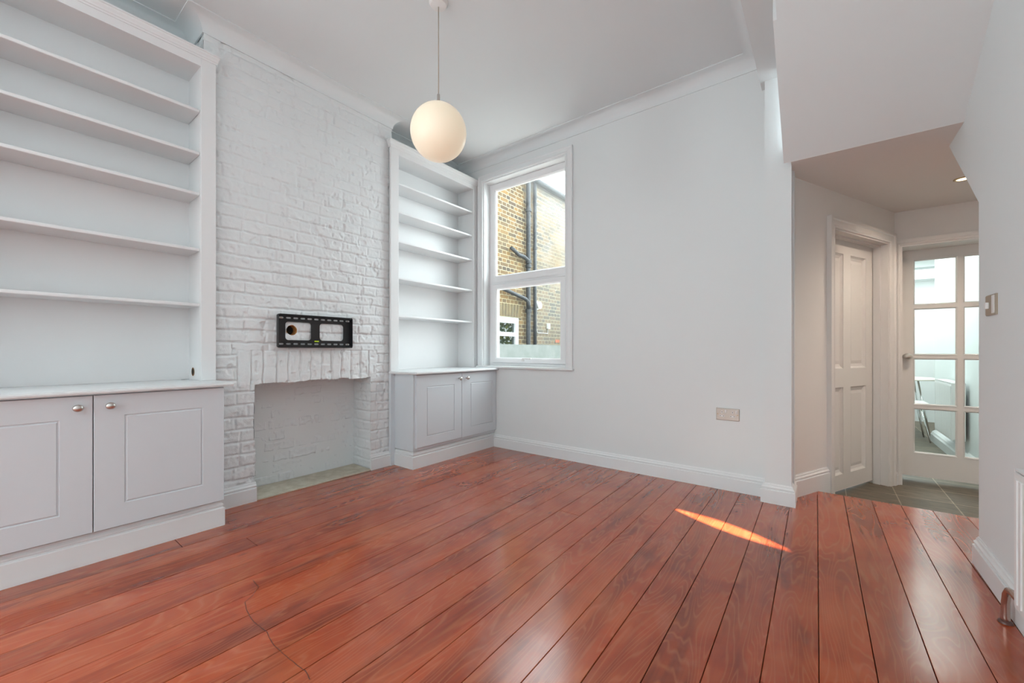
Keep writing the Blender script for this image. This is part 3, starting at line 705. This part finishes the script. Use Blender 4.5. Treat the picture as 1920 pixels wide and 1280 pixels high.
# ------------------------------------------------------------------ radiators
def radiator(x0, x1, y0, y1, z0, z1, label, pipe=False):
    # x0 = front (room side), x1 = towards the wall
    t = thing('radiator', ((x0 + x1) / 2, (y0 + y1) / 2, z0), label, 'radiator', None)
    b = MB(); n = max(3, int((y1 - y0 - .02) / .034)); p = (y1 - y0 - .02) / n; poly = [(x0 + .012, y0)]
    ys = y0 + .01
    for k in range(n):
        a = ys + k * p; poly += [(x0 + .012, a), (x0 + .012, a + p * .2), (x0, a + p * .35), (x0, a + p * .85), (x0 + .012, a + p)]
    poly += [(x0 + .012, y1), (x0 + .020, y1), (x0 + .020, y0)]
    cl = [poly[0]]
    for q in poly[1:]:
        if (Vector(q) - Vector(cl[-1])).length > 1e-5: cl.append(q)
    b.prism(cl, ez, z0 + .02, z1 - .03)
    b.box(x0 + .004, x0 + .020, y0, y1, z0, z0 + .022, .003); b.box(x0 + .004, x0 + .020, y0, y1, z1 - .033, z1 - .008, .003)
    b.build('front_panel', M_RAD, t)
    MB().box(x0 + .004, x1 - .012, y1 - .003, y1 + .003, z0 + .01, z1, .001).build('side_cover', M_RAD, t)
    MB().box(x0 + .004, x1 - .012, y0 - .003, y0 + .003, z0 + .01, z1, .001).build('side_cover', M_RAD, t)
    b = MB(); b.plate(rect(y0, y1, x0 + .004, x1 - .012), [rect(y0 + .03 + k * .022, y0 + .038 + k * .022, x0 + .016, x1 - .024) for k in range(int((y1 - y0 - .06) / .022))], lambda u, v, w: (v, u, w), z1 - .002, z1 + .002)
    b.build('top_grille', M_RAD, t)
    MB().box(x1 - .022, x1 - .012, y0, y1, z0, z1 - .01).build('back_panel', M_RAD, t)
    for yy in (y0 + .1, y1 - .13): MB().box(x1 - .012, x1 - .0005, yy, yy + .03, z0 + .1, z1 - .1).build('wall_bracket', M_RAD, t)
    return t
r1 = radiator(.485, XR, .95, 2.035, .168, .615, 'white panel radiator on the right wall, cropped by the frame')
pts = [(.528, 2.285, -.005), (.528, 2.285, .02), (.528, 2.283, .075), (.528, 2.272, .110), (.527, 2.245, .135), (.526, 2.20, .147), (.525, 2.12, .150), (.525, 2.06, .152)]
MB().tube(pts, [.0125, .0125, .0115, .0115, .0115, .0115, .0115, .0115], 14).build('pipe', M_PIPE, r1, smooth='all', label='chrome and copper radiator pipe bending into the floor')
MB().lathe([(.020, 0), (.018, .006), (.012, .010)], (.528, 2.285, 0.0005), 'Z', 20).build('pipe_collar', mat('collar', (.12, .05, .04), .4), r1, smooth=True)
MB().tube([(.525, 2.09, .151), (.525, 2.045, .153)], .017, 12).tube([(.525, 2.045, .153), (.525, 2.045, .20)], .012, 12).tube([(.525, 2.045, .195), (.525, 2.034, .195)], .010, 10).build('valve', M_CHROME, r1, smooth=True)
radiator(1.0, 1.115, 5.87, 6.62, .10, .67, 'white ribbed radiator seen through the glazed door')

# ------------------------------------------------------------------ downlight
t = thing('downlight', (.760, 4.11, 2.155), 'small brass recessed downlight in the hall ceiling', 'downlight')
b = MB(); n = 28; R = [(.048, 2.1795), (.047, 2.175), (.036, 2.173), (.034, 2.1795)]
b.lathe([(.034, 2.1795 - 0), (.036, 2.173), (.047, 2.175), (.048, 2.1795)], (.760, 4.11, 0), 'Z', n)
for f in [f for f in b.bm.faces if len(f.verts) == n]: b.bm.faces.remove(f)
b.build('bezel', M_BRASS, t, smooth='all', recalc=False)
MB().lathe([(.033, 2.176), (.033, 2.179)], (.760, 4.11, 0), 'Z', n).build('bulb', mat('lamp_face', (1, .9, .7), .3, emit=(1, .80, .5), es=6), t)
light('downlight_lamp', 'SPOT', (.760, 4.11, 2.165), 66, (1, .82, .66), rot=(0, 0, 0), spot_size=math.radians(150), spot_blend=.8, shadow_soft_size=.03)
light('hall_spot_lamp', 'SPOT', (1.35, 3.2, 2.165), 130, (1, .89, .80), rot=(0, 0, 0), spot_size=math.radians(155), spot_blend=.8, shadow_soft_size=.25)  # warm spot out of view, without a fitting

# ------------------------------------------------------------------ kitchen table and chair
t = thing('dining_table', (.86, 8.05, LOW), 'round pale table with thin chrome legs beyond the glazed door', 'table')
MB().lathe([(.43, .585), (.445, .590), (.445, .603), (.44, .606)], (.86, 8.05, 0), 'Z', 48).build('table_top', mat('table_top', (.78, .75, .66), .4), t, smooth=True)
for sx, sy in ((-1, -1), (1, -1), (1, 1), (-1, 1)):
    MB().tube([(.86 + sx * .17, 8.05 + sy * .17, .586), (.86 + sx * .27, 8.05 + sy * .27, LOW)], .010, 10).build('leg', M_CHROME, t, smooth='all')
t = thing('kitchen_chair', (.80, 7.35, LOW), 'white moulded chair with splayed chrome legs in front of the round table', 'chair')
b = MB(); b.box(.66, 1.04, 7.17, 7.53, .318, .335, .008); b.build('seat', M_PLASTW, t)
b = MB(); prev = None
b.prism([(.66, .33), (.675, .33), (.655, .48), (.645, .64), (.632, .64), (.640, .48)], ey, 7.19, 7.51); b.build('backrest', M_PLASTW, t)
for sx, sy in ((-1, -1), (1, -1), (1, 1), (-1, 1)):
    MB().tube([(.84 + sx * .12, 7.35 + sy * .12, .320), (.84 + sx * .205, 7.35 + sy * .215, LOW)], .009, 10).build('leg', M_CHROME, t, smooth='all')

# ------------------------------------------------------------------ outside the window
struct(MB().box(-9, 0, 3.52, 16, -.4, -.25).build('floor', M_PATIO))
NXW = -4.4
nb = thing('neighbouring_house', (NXW - .2, 8, -.25), 'neighbouring yellow stock brick house wall outside the window', 'building')
b = MB(); wz = 1.585
b.plate(rect(3.0, 16, -.25, 4.24), [rect(4.95, 5.95, .35, 1.59)], ex, NXW, NXW - .25)
b.build('brick_wall', M_STOCK, nb)
b = MB(); b.prism([(NXW + .12, 4.18), (NXW + .12, 4.24), (NXW - 2.2, 4.6), (NXW - 2.2, 4.5)], lambda u, v, w: (u, w, v), 3.0, 16); b.build('roof', M_ROOF, nb)
b = MB(); b.tube([(NXW + .10, 3.0, 4.19), (NXW + .10, 16, 4.19)], .045, 10); b.build('gutter', M_IRON, nb, smooth='all')
# soldier arch: individual brick voussoirs in the mesh
b = MB()
for k in range(13):
    y = 4.93 + k * .082; sl = (k - 6) * .004
    b.prism([(y + .005, 1.59), (y + .077, 1.59), (y + .077 + sl, 1.815), (y + .005 + sl, 1.815)], ex, NXW - .02, NXW + .006)
b.build('brick_arch', simple_noise('arch_brick', (.22, .15, .07), (.10, .085, .06), 6, .85), nb)
M_CREAM = mat('mortar_cream', (.62, .53, .34), .9)
MB().box(NXW - .01, NXW + .002, 4.93, 6.0, 1.585, 1.82).build('arch_mortar', M_CREAM, nb)
b = MB()
b.plate(rect(4.95, 5.95, .35, 1.59), [rect(5.05, 5.86, .45, 1.30), rect(5.05, 5.86, 1.395, 1.49)], ex, NXW - .08, NXW - .015)
b = MB(); b.plate(rect(4.95, 5.95, .35, 1.59), [rect(5.05, 5.855, .45, 1.245), rect(5.05, 5.855, 1.315, 1.478)], ex, NXW - .08, NXW - .015)
wf = b.build('window_frame', M_UPVC, nb)
MB().box(NXW - .06, NXW - .054, 5.0, 5.9, .4, 1.55).build('pane', mat('dark_pane', (.02, .03, .025), .03, 0, 1.0), wf)
# pipes
py_ = 6.13; px_ = NXW + .075
b = MB(); b.tube([(px_, py_, -.25), (px_, py_, 4.16)], .042, 14)
for z in (2.52, 2.60, 1.70, 1.05, 3.55): b.tube([(px_, py_, z), (px_, py_, z + .05)], .056, 14)
dp = b.build('drainpipe', M_IRON, nb, smooth=True, label='thicker grey iron drainpipe with two branches')
MB().tube([(px_ + .01, py_, 2.50), (px_ + .015, py_ - .02, 2.64), (px_ + .01, py_ - .14, 2.69), (px_, py_ - .30, 2.70), (px_, py_ - .44, 2.76), (px_, py_ - .52, 2.78)], .034, 12).build('branch', M_IRON, dp, smooth='all')
MB().tube([(px_ + .02, py_, 1.74), (px_ + .02, py_ - .03, 1.88), (px_ + .01, py_ - .10, 1.93), (px_, py_ - .6, 2.02), (px_, py_ - 1.0, 2.08)], .034, 12).build('branch', M_IRON, dp, smooth='all')
dp = MB().tube([(NXW + .06, 6.37, -.25), (NXW + .06, 6.37, 4.16)], .034, 14).build('drainpipe', M_IRON, nb, smooth='all', label='straight slimmer grey drainpipe')
for z in (1.0, 2.9): MB().tube([(NXW + .06, 6.37, z), (NXW + .06, 6.37, z + .04)], .040, 14).build('bracket', M_IRON, dp)
MB().lathe([(.085, 0), (.085, .010), (.060, .014), (.055, .05), (.07, .055), (.07, .075), (.01, .08)], (NXW, 6.52, 1.86), 'X', 24).build('vent_cowl', M_PLASTW, nb, smooth=True, label='round white vent cowl')
jb = MB().box(NXW, NXW + .05, 6.86, 6.93, 1.42, 1.53, .006).build('cable_box', M_PLASTW, nb, label='tiny white cable box')
MB().tube([(NXW + .008, 6.50, 1.78), (NXW + .008, 6.50, 1.40), (NXW + .008, 6.54, 1.33), (NXW + .008, 6.9, 1.33), (NXW + .008, 6.9, 1.42)], .006, 8).build('cable', M_PLASTW, jb, smooth='all')
MB().box(NXW - .01, NXW + .003, 7.20, 7.36, 1.155, 1.215).build('air_brick', mat('terracotta', (.45, .16, .10), .8), nb, label='single red air brick')
tag(MB().box(-3.98, -3.88, 3.6, 14, -.25, 1.09).build('garden_wall', M_RENDER), 'pale rendered garden wall in front of the brick house', 'wall')
# shrub that the neighbour's panes mirror
random.seed(3)
b = MB()
for k in range(3600):
    a, c, r = random.uniform(0, 2 * math.pi), random.uniform(-1, 1), random.uniform(.55, 1) ** .5
    q = math.sqrt(1 - c * c); p = Vector((-2.1 + 1.0 * r * q * math.cos(a), 9.0 + 1.2 * r * q * math.sin(a), 1.3 + 1.5 * r * c))
    s_ = random.uniform(.05, .10); d1_ = Vector((random.uniform(-1, 1), random.uniform(-1, 1), random.uniform(-1, 1))).normalized() * s_; d2_ = d1_.cross(Vector((random.uniform(-1, 1), random.uniform(-1, 1), random.uniform(-1, 1)))).normalized() * s_ * .6
    b.bm.faces.new([b.bm.verts.new(p + v) for v in (-d1_, d2_, d1_, -d2_)])
t = thing('shrub', (-2.1, 9.0, -.25), 'green and yellow garden shrub mirrored in the neighbouring window', 'shrub')
b.build('foliage', M_LEAF, t, recalc=False)
MB().tube([(-2.1, 9.0, -.25), (-2.12, 9.0, .4), (-2.08, 9.02, 1.2)], [.06, .05, .03], 10).build('stem', simple_noise('bark', (.12, .08, .05), (.2, .14, .09), 12), t, smooth='all')
# long scratch across the boards
SP = [(-1.966, 0.714), (-1.894, 0.71), (-1.843, 0.666), (-1.823, 0.634), (-1.756, 0.616), (-1.667, 0.607), (-1.567, 0.613), (-1.495, 0.602), (-1.415, 0.602), (-1.333, 0.607), (-1.282, 0.613), (-1.237, 0.605)]
b = MB(); L_, R_ = [], []
fine_ = []
for a_, c_ in zip(SP[:-1], SP[1:]):
    for q in range(4): fine_.append(Vector(a_).lerp(Vector(c_), q / 4) + Vector((random.uniform(-.0012, .0012), random.uniform(-.0012, .0012))))
fine_.append(Vector(SP[-1]))
for i_, p_ in enumerate(fine_):
    d_ = (fine_[min(i_ + 1, len(fine_) - 1)] - fine_[max(i_ - 1, 0)]).normalized(); n_ = Vector((-d_.y, d_.x)) * (.0008 + .0005 * random.random())
    L_.append(b.bm.verts.new((p_.x + n_.x, p_.y + n_.y, .0009))); R_.append(b.bm.verts.new((p_.x - n_.x, p_.y - n_.y, .0009)))
for i_ in range(len(fine_) - 1): b.bm.faces.new([L_[i_], R_[i_], R_[i_ + 1], L_[i_ + 1]])
b.build('scratch', mat('scratch_line', (.10, .030, .014), .6), fl_, label='thin wavy dark scratch')
